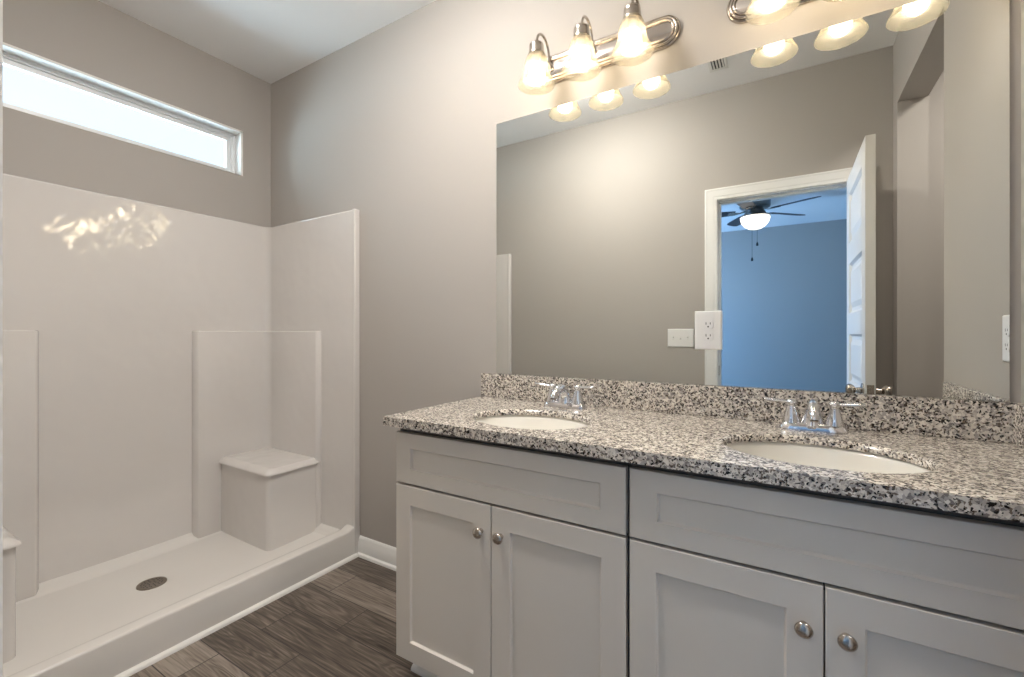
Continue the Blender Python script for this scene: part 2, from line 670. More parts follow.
structure(casing().build('trim_1', TRIM), 'white moulded casing around the bedroom doorway')
b = MB()
jt = 0.016
b.box(DX0 - 0.001, DX0 + jt * 0.4, YF - WT - 0.002, YF + 0.003, 0, DH)
b.box(DX1 - jt * 0.4, DX1 + 0.001, YF - WT - 0.002, YF + 0.003, 0, DH)
b.box(DX0, DX1, YF - WT - 0.002, YF + 0.003, DH - jt * 0.4, DH + 0.001)
b.box(DX0, DX0 + 0.016, YF - 0.075, YF - 0.04, 0, DH)
b.box(DX0, DX1, YF - 0.075, YF - 0.04, DH - 0.016, DH)
structure(b.build('trim_2', TRIM), 'white door jamb with stop')
b = MB(); b.box(DX0 + 0.006, DX0 + 0.0085, YF - 0.036, YF - 0.008, 0.90, 0.965)
structure(b.build('trim_3', NICKEL, bevel=0.001), 'nickel strike plate in the door jamb')

# ------------------------------------------------------------------ door leaf, open 90 degrees into the bathroom
door = bpy.data.objects.new('door_1', None)
COL.objects.link(door)
DLX, DLT, DLY0, DLY1, DLZ0, DLZ1 = 0.295, 0.035, -1.543, -0.852, 0.012, 2.029
door.location = (DLX + DLT, DLY0, 0)
structure(door, 'white five-panel door standing open into the bathroom')


def panel_door():
    mb = MB()
    x0, x1 = DLX, DLX + DLT
    st = 0.105
    rows = [(0.20, 0.43), (0.54, 0.80), (0.91, 1.17), (1.28, 1.55), (1.66, 1.93)]
    for side, xs, d in ((-1, x0, 1), (1, x1, -1)):
        ys = [DLY0, DLY0 + st, DLY1 - st, DLY1]
        zs = [DLZ0]
        for a, c in rows:
            zs += [a, c]
        zs.append(DLZ1)
        V = {}
        def vert(y, z, dx):
            k = (round(y, 5), round(z, 5), round(dx, 5))
            if k not in V:
                V[k] = mb.bm.verts.new((xs + d * dx, y, z))
            return V[k]
        for i in range(3):
            for j in range(len(zs) - 1):
                y0, y1, z0, z1 = ys[i], ys[i + 1], zs[j], zs[j + 1]
                ispanel = (i == 1 and j % 2 == 1)
                if not ispanel:
                    mb.face([vert(y0, z0, 0), vert(y1, z0, 0), vert(y1, z1, 0), vert(y0, z1, 0)])
                else:
                    lv = [(0, 0), (0.012, 0.012), (0.030, 0.012), (0.055, 0.003)]
                    prev = None
                    for ins, dep in lv:
                        cur = [vert(y0 + ins, z0 + ins, dep), vert(y1 - ins, z0 + ins, dep),
                               vert(y1 - ins, z1 - ins, dep), vert(y0 + ins, z1 - ins, dep)]
                        if prev:
                            for q in range(4):
                                mb.face([prev[q], prev[(q + 1) % 4], cur[(q + 1) % 4], cur[q]])
                        prev = cur
                    mb.face(prev)
    for z in (DLZ0, DLZ1):
        mb.face([mb.bm.verts.new(p) for p in ((x0, DLY0, z), (x1, DLY0, z), (x1, DLY1, z), (x0, DLY1, z))])
    for y in (DLY0, DLY1):
        mb.face([mb.bm.verts.new(p) for p in ((x0, y, DLZ0), (x1, y, DLZ0), (x1, y, DLZ1), (x0, y, DLZ1))])
    return mb


panel_door().build('door_leaf', DOORW, door)
kz, ky = 0.920, DLY1 - 0.06
for sgn, xs in ((-1, DLX), (1, DLX + DLT)):
    b = MB()
    prof = [(0.0, 0), (0.032, 0), (0.032, 0.006), (0.014, 0.010), (0.011, 0.028), (0.020, 0.034), (0.027, 0.044),
            (0.027, 0.054), (0.020, 0.062), (0.008, 0.065), (0.0, 0.065)]
    b.lathe([(max(r, 1e-4), sgn * h) for r, h in prof], (xs, ky, kz), 24, axis='x')
    b.build('door_knob', NICKEL, door, smooth=True, angle=50)
b = MB(); b.box(DLX + 0.005, DLX + DLT - 0.005, DLY1, DLY1 + 0.002, kz - 0.03, kz + 0.03)
b.box(DLX + 0.011, DLX + DLT - 0.011, DLY1, DLY1 + 0.012, kz - 0.01, kz + 0.01)
b.build('latch', NICKEL, door)
for hz in (0.25, 1.05, 1.82):
    b = MB(); b.lathe([(1e-4, -0.045), (0.006, -0.045), (0.006, 0.045), (1e-4, 0.045)], (DLX + DLT + 0.002, DLY0 - 0.004, hz), 12)
    b.build('hinge', NICKEL, door, smooth=True)

# ------------------------------------------------------------------ shower
sh = thing('shower_stall', 'white fiberglass shower stall with moulded corner seats under the high window', 'shower', (-2.345, -0.78, 0))
SX0, SX1, SY0, SY1 = XL + 0.001, -1.93, YF + 0.002, -0.002
SH = 1.83

# pan: height field with raised curb in front
def sstep(a, b_, x):
    t = max(0.0, min(1.0, (x - a) / (b_ - a)))
    return t * t * (3 - 2 * t)


def pan():
    mb = MB()
    xs = [SX0 + i * (-2.07 - SX0) / 28 for i in range(29)] + [-2.06, -2.05, -2.04, -2.03, -2.02, -2.01, -2.0, -1.99, -1.975, -1.96, -1.95, -1.942, -1.936, -1.932, -1.93]
    ny = 90
    ys = sorted(set([SY0 + (SY1 - SY0) * j / ny for j in range(ny + 1)] + [SY1 - 0.02, SY1 - 0.035, SY1 - 0.05, SY1 - 0.07, SY0 + 0.02, SY0 + 0.05]))
    def h(x, y):
        d = math.hypot((x + 2.41), (y + 0.745) * 0.8)
        f = 0.056 + 0.026 * min(d, 0.7) / 0.7
        # fillets to the panels
        e = min(y - SY0, SY1 - y)
        f += 0.035 * (1 - sstep(0.03, 0.075, e)) + 0.035 * (1 - sstep(0.03, 0.07, x - SX0))
        k = sstep(-2.065, -1.985, x)
        top = 0.145 + 0.012 * (1 - sstep(0.03, 0.075, e))
        z = f * (1 - k) + top * k
        r = 0.009
        q = SX1 - x
        if q < r:
            z = top - (r - math.sqrt(max(0, r * r - (r - q) ** 2)))
        return z
    V = [[mb.bm.verts.new((x, y, h(x, y))) for y in ys] for x in xs]
    for i in range(len(xs) - 1):
        for j in range(len(ys) - 1):
            mb.face([V[i][j], V[i + 1][j], V[i + 1][j + 1], V[i][j + 1]])
    # front skirt and ends down to the floor
    low = [[mb.bm.verts.new((x, y, 0.0)) for y in (ys[0], ys[-1])] for x in xs]
    fr = [mb.bm.verts.new((SX1, y, 0.0)) for y in ys]
    for j in range(len(ys) - 1):
        mb.face([V[-1][j], V[-1][j + 1], fr[j + 1], fr[j]])
    for i in range(len(xs) - 1):
        mb.face([V[i][0], V[i + 1][0], low[i + 1][0], low[i][0]])
        mb.face([V[i][-1], V[i + 1][-1], low[i + 1][1], low[i][1]])
    bk = [mb.bm.verts.new((xs[0], y, 0.0)) for y in ys]
    for j in range(len(ys) - 1):
        mb.face([V[0][j], V[0][j + 1], bk[j + 1], bk[j]])
    return mb


pan().build('shower_pan', GELPAN, sh, smooth=True, angle=50)

PT = 0.030   # panel thickness
def rounded_rect(x0, x1, y0, y1, r, corners, n=6):
    """corners: set of rounded ones among 'bl','br','tr','tl'"""
    pts = []
    spec = [('bl', x0, y0, PI, 1), ('br', x1, y0, 1.5 * PI, 1), ('tr', x1, y1, 0, 1), ('tl', x0, y1, 0.5 * PI, 1)]
    for nme, cx, cy, a0, _ in spec:
        if nme in corners:
            ox = cx + (r if 'l' in nme else -r)
            oy = cy + (r if 'b' in nme else -r)
            for k in range(n + 1):
                a = a0 + 0.5 * PI * k / n
                pts.append((ox + r * math.cos(a), oy + r * math.sin(a)))
        else:
            pts.append((cx, cy))
    return pts


def surround():
    """continuous U of three wall panels with rounded inside corners, seen from above, extruded up"""
    R = 0.035
    inner = []
    x1 = SX1
    inner.append((x1, SY0 + PT))
    for k in range(9):       # corner at left/front end
        a = 1.5 * PI - 0.5 * PI * k / 8
        inner.append((SX0 + PT + R + R * math.cos(a), SY0 + PT + R + R * math.sin(a)))
    for k in range(9):
        a = PI - 0.5 * PI * k / 8
        inner.append((SX0 + PT + R + R * math.cos(a), SY1 - PT - R + R * math.sin(a)))
    inner.append((x1, SY1 - PT))
    outer = [(x1, SY1), (SX0, SY1), (SX0, SY0), (x1, SY0)]
    mb = MB()
    mb.prism(inner + outer, 'z', 0.075, SH)
    return mb


surround().build('wall_panels', GEL, sh, bevel=0.010, seg=3)

TZ = 1.187  # top ledge of the raised corner columns
PX = SX0 + PT + 0.042     # face of the raised part on the window wall
PY = 0.026
def corner_column(y_in, y_wall, x_end):
    """L-shaped raised column in a corner; y_wall = panel surface, y_in = where it ends on the long panel"""
    s = 1 if y_wall > y_in else -1
    mb = MB()
    yp = y_wall - s * PY
    R = 0.04
    pts = [(SX0 + 0.012, y_in - 0), (PX - 0.022, y_in), (PX, y_in + s * 0.014)]
    for k in range(7):
        a = 0.5 * PI * k / 6
        pts.append((PX + R - R * math.cos(a), yp - s * (R - R * math.sin(a))))
    pts += [(x_end - 0.014, yp), (x_end, yp + s * 0.016), (x_end, y_wall + s * 0.02), (SX0 + 0.012, y_wall + s * 0.02)]
    mb.prism(pts, 'z', 0.07, TZ)
    return mb


corner_column(-0.452, SY1 - PT, -2.212).build('corner_column', GEL, sh, bevel=0.006, seg=3)
corner_column(-1.035, SY0 + PT, -2.212).build('corner_column', GEL, sh, bevel=0.006, seg=3)


def seat(y_wall, y_front, xf):
    mb = MB()
    ya, yb = sorted((y_wall, y_front))
    cor = {'br'} if y_front < y_wall else {'tr'}
    body = rounded_rect(PX - 0.02, xf, ya, yb, 0.028, cor)
    g = 0.012
    lip = rounded_rect(PX - 0.02, xf + g, ya - (g if y_front < y_wall else 0), yb + (0 if y_front < y_wall else g), 0.030, cor)
    lip2 = rounded_rect(PX - 0.02, xf + g - 0.03, ya + (0.03 if y_front < y_wall else 0), yb - (0 if y_front < y_wall else 0.03), 0.022, cor)
    cx = (PX - 0.02, (y_wall))
    def L(p, z):
        return [(a, c, z) for a, c in p]
    def mix(t):
        return [(a * (1 - t) + lip2[i][0] * t, c * (1 - t) + lip2[i][1] * t) for i, (a, c) in enumerate(lip)]
    mb.loft([L(body, 0.06), L(body, 0.440), L(body, 0.448), L(lip, 0.4525), L(lip, 0.456), L(mix(0.10), 0.4625), L(mix(0.55), 0.4765), L(mix(0.72), 0.4800), L(mix(1.0), 0.4810)])
    return mb


seat(SY1 - PT - 0.01, -0.325, -2.225).build('corner_seat', GEL, sh, smooth=True, angle=35)
seat(SY0 + PT + 0.01, -1.188, -2.225).build('corner_seat', GEL, sh, smooth=True, angle=35)

# front flange of the two end panels
b = MB(); b.box(SX1 - 0.022, SX1 + 0.001, SY1 - PT - 0.004, SY1, 0.0, SH)
b.build('front_flange', GEL, sh, bevel=0.004, seg=3)
b = MB(); b.box(SX1 - 0.022, SX1 + 0.001, SY0, SY0 + PT + 0.004, 0.145, SH)
b.build('front_flange', GEL, sh, bevel=0.006, seg=3)

# drain
b = MB()
dz = 0.0575
b.lathe([(1e-4, 0.003), (0.040, 0.003), (0.048, 0.0045), (0.054, 0.003), (0.056, -0.004)], (-2.41, -0.745, dz), 40)
dr = b.build('drain', DRAIN, sh, smooth=True)
b = MB()
for ring, n in ((0.014, 6), (0.027, 10), (0.038, 16)):
    for k in range(n):
        a = 2 * PI * k / n
        b.lathe([(0.0032, 0.0036), (1e-4, 0.0038)], (-2.41 + ring * math.cos(a), -0.745 + ring * math.sin(a), dz), 8, cap=False)
b.build('drain_holes', SLOT, dr)

# white quarter-round along the curb
b = MB()
q = [(SX1, 0), (SX1 + 0.016, 0), (SX1 + 0.0155, 0.006), (SX1 + 0.0115, 0.0115), (SX1 + 0.006, 0.0155), (SX1, 0.017)]
b.prism(q, 'y', YF + 0.002, -0.026)
structure(b.build('baseboard_curb', CAULK, smooth=True, angle=50), 'white quarter-round strip at the foot of the shower curb')

# ------------------------------------------------------------------ vanity cabinets
FY = -0.545    # door faces
def shaker(x0, x1, z0, z1, rail, zrail=None, yf=FY, t=0.019, rec=0.008):
    mb = MB()
    dr = 0 if zrail is None else rail - zrail
    def ring(ins, y):
        k = ins - (dr if ins >= rail else 0)
        return [(x0 + ins, y, z0 + k), (x1 - ins, y, z0 + k), (x1 - ins, y, z1 - k), (x0 + ins, y, z1 - k)]
    e = 0.0015
    mb.loft([ring(0, yf + t), ring(0, yf + e), ring(e, yf), ring(rail, yf), ring(rail + 0.0035, yf + rec - 0.001),
             ring(rail + 0.005, yf + rec)])
    return mb


def knob(x, z, parent):
    b = MB()
    b.lathe([(1e-4, 0), (0.008, 0), (0.0065, 0.003), (0.0055, 0.010), (0.0075, 0.0135), (0.0135, 0.0160), (0.0158, 0.0185), (0.0160, 0.0205),
             (0.0142, 0.0235), (0.0090, 0.0262), (0.0040, 0.0272), (1e-4, 0.0275)], (x, FY, z), 32, axis='y')
    return b.build('knob', NICKEL, parent, smooth=True, angle=60)


def cabinet(x0, x1, gap, doors, lab, kz_, filler=None):
    t = thing('vanity_cabinet', lab, 'cabinet', ((x0 + x1) / 2, -0.27, 0), 'grey bathroom vanity cabinets')
    y0, y1 = -0.523, -0.006
    b = MB()
    b.box(x0, x0 + 0.016, y0, y1, 0.11, 0.868)
    b.box(x1 - 0.016, x1, y0, y1, 0.11, 0.868)
    b.box(x0, x1, y0, y1, 0.11, 0.126)
    b.box(x0, x1, y1 - 0.008, y1, 0.126, 0.868)
    # toe-kick supports
    b.box(x0, x0 + 0.016, y0 + 0.075, y1, 0.0, 0.11)
    b.box(x1 - 0.016, x1, y0 + 0.075, y1, 0.0, 0.11)
    b.build('carcass', CAB, t)
    b = MB()
    b.box(x0, x0 + 0.038, y0 - 0.0005, y0 + 0.019, 0.11, 0.868)
    b.box(x1 - 0.038, x1, y0 - 0.0005, y0 + 0.019, 0.11, 0.868)
    b.box(x0 + 0.038, x1 - 0.038, y0 - 0.0005, y0 + 0.019, 0.83, 0.868)
    b.box(x0 + 0.038, x1 - 0.038, y0 - 0.0005, y0 + 0.019, 0.66, 0.70)
    b.box(x0 + 0.038, x1 - 0.038, y0 - 0.0005, y0 + 0.019, 0.11, 0.14)
    b.build('face_frame', GAPSHADE, t)
    b = MB(); b.box(x0, x1, y0 + 0.072, y0 + 0.078, 0.0, 0.11)
    b.build('toe_kick', CAB, t)
    g = 0.0025
    shaker(x0 + g, x1 - g, 0.684, 0.848, 0.064, 0.048).build('false_drawer_front', CAB, t)
    xm = gap
    d1 = shaker(x0 + g, xm - 0.0015, 0.108, 0.6765, 0.0615).build('door', CAB, t)
    d2 = shaker(xm + 0.0015, x1 - g, 0.108, 0.6765, 0.0615).build('door', CAB, t)
    for kx, d in ((xm - 0.0345, d1), (xm + 0.0345, d2)):
        knob(kx, kz_, d)
    return t


cabinet(-1.104, -0.327, -0.722, 2, 'grey shaker vanity cabinet nearer the shower, under the left sink', 0.598)
cabinet(-0.3225, 0.448, 0.065, 2, 'grey shaker vanity cabinet at the right, under the right sink', 0.591)
b = MB(); b.box(0.4485, 0.4985, -0.541, -0.523, 0.11, 0.868)
tag(b.build('filler_strip', CAB, bevel=0.001), 'narrow grey filler strip between right cabinet and wall', 'trim')
b = MB()
b.prism([(-0.450, 0), (-0.466, 0), (-0.4655, 0.007), (-0.461, 0.014), (-0.455, 0.018), (-0.450, 0.019)], 'x', -1.112, 0.448)
structure(b.build('baseboard_toe_kick', TRIM, smooth=True, angle=50), 'white shoe moulding under the vanity cabinets')

# ------------------------------------------------------------------ granite worktop with two oval cut-outs
CX0, CX1, CY0, CY1, CZ0, CZ1 = -1.130, 0.499, -0.575, -0.001, 0.870, 0.900
SINKS = [(-0.700, -0.350), (0.065, -0.350)]
SA, SB = 0.202, 0.155


def worktop():
    mb = MB()
    xm = (SINKS[0][0] + SINKS[1][0]) / 2
    for (sx, sy), (xa, xb) in zip(SINKS, ((CX0, xm), (xm, CX1))):
        angs = [2 * PI * k / 96 for k in range(96)]
        for cx, cy in ((xa, CY0), (xb, CY0), (xb, CY1), (xa, CY1)):
            angs.append(math.atan2(cy - sy, cx - sx) % (2 * PI))
        angs = sorted(set(round(a, 6) for a in angs))
        def edge(a):
            dx, dy = math.cos(a), math.sin(a)
            ts = []
            if abs(dx) > 1e-9:
                ts.append(((xb if dx > 0 else xa) - sx) / dx)
            if abs(dy) > 1e-9:
                ts.append(((CY1 if dy > 0 else CY0) - sy) / dy)
            k = min(ts)
            return (sx + dx * k, sy + dy * k)
        def ell(a, gx=0):
            dx, dy = math.cos(a), math.sin(a)
            k = 1 / math.sqrt((dx / (SA + gx)) ** 2 + (dy / (SB + gx)) ** 2)
            return (sx + dx * k, sy + dy * k)
        O = [edge(a) for a in angs]
        I0 = [ell(a, 0.0) for a in angs]
        I1 = [ell(a, 0.003) for a in angs]
        n = len(angs)
        def mk(p, z):
            return [mb.bm.verts.new((q[0], q[1], z)) for q in p]
        # two-centimetre slab with a built-up edge all round
        def inset(p):
            x = p[0] if abs(p[0] - xm) < 1e-5 else min(max(p[0], CX0 + 0.03), CX1 - 0.03)
            return (x, min(max(p[1], CY0 + 0.03), CY1 - 0.03))
        E = [inset(p) for p in O]
        ot, it, im, ib, ob = mk(O, CZ1), mk(I1, CZ1), mk(I0, CZ1 - 0.003), mk(I0, CZ0 + 0.010), mk(O, CZ0)
        e1, e2 = mk(E, CZ0 + 0.010), mk(E, CZ0)
        for i in range(n):
            j = (i + 1) % n
            mb.face([ot[i], ot[j], it[j], it[i]])
            mb.face([it[i], it[j], im[j], im[i]])
            mb.face([im[i], im[j], ib[j], ib[i]])
            mb.face([ib[i], ib[j], e1[j], e1[i]])
            mb.face([e1[i], e1[j], e2[j], e2[i]])
            mb.face([e2[i], e2[j], ob[j], ob[i]])
            # outer wall unless it is the joint in the middle
            if not (abs(O[i][0] - xm) < 1e-5 and abs(O[j][0] - xm) < 1e-5):
                mb.face([ob[i], ob[j], ot[j], ot[i]])
    bmesh.ops.remove_doubles(mb.bm, verts=mb.bm.verts, dist=2e-5)
    return mb


w = worktop().build('granite_worktop', GRANITE, bevel=0.0035, seg=2)
tag(w, 'speckled grey and cream granite worktop on the grey vanity cabinets', 'countertop')
b = MB(); b.box(CX0, 0.4985, -0.020, -0.001, 0.9005, 1.0)
tag(b.build('backsplash', GRANITE, bevel=0.0015), 'long granite backsplash strip under the mirror', 'backsplash')
b = MB(); b.box(0.480, 0.4985, CY0 + 0.003, -0.0205, 0.9005, 1.0)
tag(b.build('side_splash', GRANITE, bevel=0.0015), 'short granite splash strip against the right wall', 'backsplash')

# ------------------------------------------------------------------ sinks
for (sx, sy), lab in zip(SINKS, ('oval white undermount sink nearer the shower', 'oval white undermount sink in front of the right faucet')):
    t = thing('sink', lab, 'sink', (sx, sy, 0.73), 'oval undermount sinks')
    b = MB()
    prof = [(1.13, 0.0), (1.13, -0.010), (1.02, -0.012), (0.97, -0.05), (0.86, -0.10), (0.62, -0.138), (0.30, -0.152), (0.10, -0.156), (0.10, -0.149),
            (0.30, -0.145), (0.60, -0.130), (0.82, -0.095), (0.94, -0.048), (1.0, -0.012), (1.03, 0.0)]
    b.lathe([(p[0], p[1]) for p in prof + prof[:1]], (sx, sy, 0.8795), 64, sx=SA, sy=SB)
    b.build('bowl', PORC, t, smooth=True, angle=70)
    b = MB()
    b.lathe([(1e-4, 0.001), (0.017, 0.001), (0.022, 0.004), (0.028, 0.003), (0.030, -0.002)], (sx, sy, 0.7315), 28)
    b.build('drain', CHROME, t, smooth=True)
    b = MB()
    b.lathe([(1e-4, 0.0), (0.009, 0.0), (0.010, -0.002)], (sx, sy - SB * 0.90, 0.843), 16, axis='y')
    b.build('overflow', CHROME, t, smooth=True)

# ------------------------------------------------------------------ faucets
def faucet(cx, lab):
    cy = -0.088
    t = thing('faucet', lab, 'faucet', (cx, cy, 0.9), 'chrome two-handle faucets')
    b = MB()
    n = 40
    def stad(w_, d_, z):
        pts = []
        for k in range(n):
            a = 2 * PI * k / n
            c, s = math.cos(a), math.sin(a)
            e = 0.45
            pts.append((cx + w_ * math.copysign(abs(c) ** e, c), cy + d_ * math.copysign(abs(s) ** e, s), z))
        return pts
    b.loft([stad(0.081, 0.027, 0.9002), stad(0.081, 0.027, 0.905), stad(0.077, 0.024, 0.911), stad(0.072, 0.021, 0.918), stad(0.070, 0.019, 0.920)])
    b.build('base', CHROME, t, smooth=True, angle=50)
    for s in (-1, 1):
        hx = cx + s * 0.051
        b = MB()
        b.lathe([(1e-4, 0.918), (0.023, 0.918), (0.022, 0.926), (0.0185, 0.938), (0.0145, 0.952), (0.0115, 0.962), (0.0105, 0.967), (0.0125, 0.970), (0.0135, 0.975),
                 (0.0125, 0.980), (0.008, 0.983), (1e-4, 0.984)], (hx, cy, 0), 28)
        h = b.build('handle', CHROME, t, smooth=True, angle=60)
        b = MB()
        b.tube([(hx + s * 0.004, cy, 0.976), (hx + s * 0.022, cy - 0.002, 0.9765), (hx + s * 0.045, cy - 0.005, 0.978), (hx + s * 0.064, cy - 0.008, 0.980), (hx + s * 0.067, cy - 0.008, 0.980)],
               [0.0070, 0.0072, 0.0085, 0.0088, 0.006], 14, flat=0.62)
        b.build('lever', CHROME, h, smooth=True, angle=60)
    b = MB()
    # spout: wide flared foot, low arc leaning over the bowl
    P = [(cx, cy + 0.004, 0.917), (cx, cy + 0.003, 0.930), (cx, cy - 0.002, 0.950), (cx, cy - 0.014, 0.966), (cx, cy - 0.036, 0.975),
         (cx, cy - 0.062, 0.972), (cx, cy - 0.084, 0.962), (cx, cy - 0.096, 0.950), (cx, cy - 0.098, 0.943)]
    b.tube(P, [0.030, 0.0255, 0.0205, 0.017, 0.0145, 0.0135, 0.0128, 0.0122, 0.0118], 20)
    sp = b.build('spout', CHROME, t, smooth=True, angle=60)
    b = MB()
    b.lathe([(0.0095, 0.0), (0.0095, -0.004), (1e-4, -0.004)], (cx, cy - 0.0982, 0.9435), 18)
    b.build('aerator', NICKEL, sp, smooth=True)
    b = MB()
    b.tube([(cx, cy + 0.017, 0.918), (cx, cy + 0.017, 0.955)], 0.0024, 10)
    b.lathe([(1e-4, 0.953), (0.005, 0.954), (0.006, 0.958), (0.005, 0.962), (1e-4, 0.964)], (cx, cy + 0.017, 0), 14)
    b.build('pull_rod', CHROME, t, smooth=True)
    return t


faucet(-0.700, 'chrome two-handle faucet behind the sink nearer the shower')
faucet(0.065, 'chrome two-handle faucet behind the right sink')

# ------------------------------------------------------------------ mirror
b = MB(); b.box(-1.059, 0.4795, -0.0065, -0.001, 1.0008, 2.072)
tag(b.build('wall_mirror', MIRROR, bevel=0.0012, seg=1), 'large frameless wall mirror above the granite backsplash', 'mirror')

# ------------------------------------------------------------------ outlets and switches
def receptacle(parent, f, cz):
    """f maps local (u, depth, v) to world"""
    b = MB()
    n = 28
    rings = []
    for r, d in ((0.0168, 0.004), (0.0168, 0.0068), (0.0162, 0.0075)):
        ring = []
        for k in range(n):
            a = 2 * PI * k / n
            u, v = r * math.cos(a), r * math.sin(a)
            v = max(-0.0137, min(0.0137, v))
            ring.append(f(u, d, cz + v))
        rings.append(ring)
    b.loft(rings)
    rc = b.build('receptacle', PLATE, parent)
    b = MB()
    for u, w, h in ((-0.0065, 0.0022, 0.0080), (0.0065, 0.0022, 0.0066)):
        b.loft([[f(u - w / 2, d, cz + 0.003 - h / 2), f(u + w / 2, d, cz + 0.003 - h / 2), f(u + w / 2, d, cz + 0.003 + h / 2), f(u - w / 2, d, cz + 0.003 + h / 2)] for d in (0.006, 0.0078)])
    b.loft([[f(0.0026 * math.cos(2 * PI * k / 12), d, cz - 0.0075 + 0.0026 * math.sin(2 * PI * k / 12)) for k in range(12)] for d in (0.006, 0.0078)])
    b.build('slots', SLOT, rc)


def plate(parent, f, w, h, name='cover_plate'):
    b = MB()
    def R(ins, d):
        return [f(-w / 2 + ins, d, -h / 2 + ins), f(w / 2 - ins, d, -h / 2 + ins), f(w / 2 - ins, d, h / 2 - ins), f(-w / 2 + ins, d, h / 2 - ins)]
    b.loft([R(0, 0), R(0, 0.002), R(0.003, 0.005), R(0.006, 0.0056)])
    return b.build(name, PLATE, parent)


ox, oz = -0.2175, 1.183
t = thing('outlet', 'white duplex power outlet mounted on the mirror', 'outlet', (ox, -0.0066, oz))
fo = lambda u, d, v: (ox + u, -0.0066 - d, oz + v)
plate(t, fo, 0.084, 0.128)
receptacle(t, fo, 0.0195)
receptacle(t, fo, -0.0195)
b = MB(); b.lathe([(0.0028, 0.0050), (0.0028, 0.0066), (1e-4, 0.0068)], (ox, -0.0066, oz), 12, axis='y'); b.build('screw', PLATE, t, smooth=True)

wy, wz = -0.073, 1.159
t = thing('outlet', 'white power outlet on the right wall beside the mirror', 'outlet', (XR, wy, wz))
fw = lambda u, d, v: (XR - d, wy + u, wz + v)
plate(t, fw, 0.074, 0.124)
receptacle(t, fw, 0.0195)
receptacle(t, fw, -0.0195)

sx_, sz_ = -0.602, 1.143
t = thing('light_switch', 'white triple toggle light switch plate left of the doorway, seen in the mirror', 'switch', (sx_, YF, sz_))
fs = lambda u, d, v: (sx_ + u, YF + d, sz_ + v)
plate(t, fs, 0.165, 0.122)
for k in (-1, 0, 1):
    b = MB()
    u = k * 0.046
    def bx(u0, u1, d0, d1, v0, v1):
        b.loft([[fs(u0, d0, v0), fs(u1, d0, v0), fs(u1, d0, v1), fs(u0, d0, v1)], [fs(u0 + 0.0005, d1, v0 + 0.002), fs(u1 - 0.0005, d1, v0 + 0.002), fs(u1 - 0.0005, d1, v1 - 0.001), fs(u0 + 0.0005, d1, v1 - 0.001)]])
    bx(u - 0.005, u + 0.005, 0.004, 0.0065, -0.012, 0.012)
    bx(u - 0.0038, u + 0.0038, 0.005, 0.015, 0.0 if k else -0.008, 0.010 if k else 0.0)
    b.build('toggle', PLATE, t)

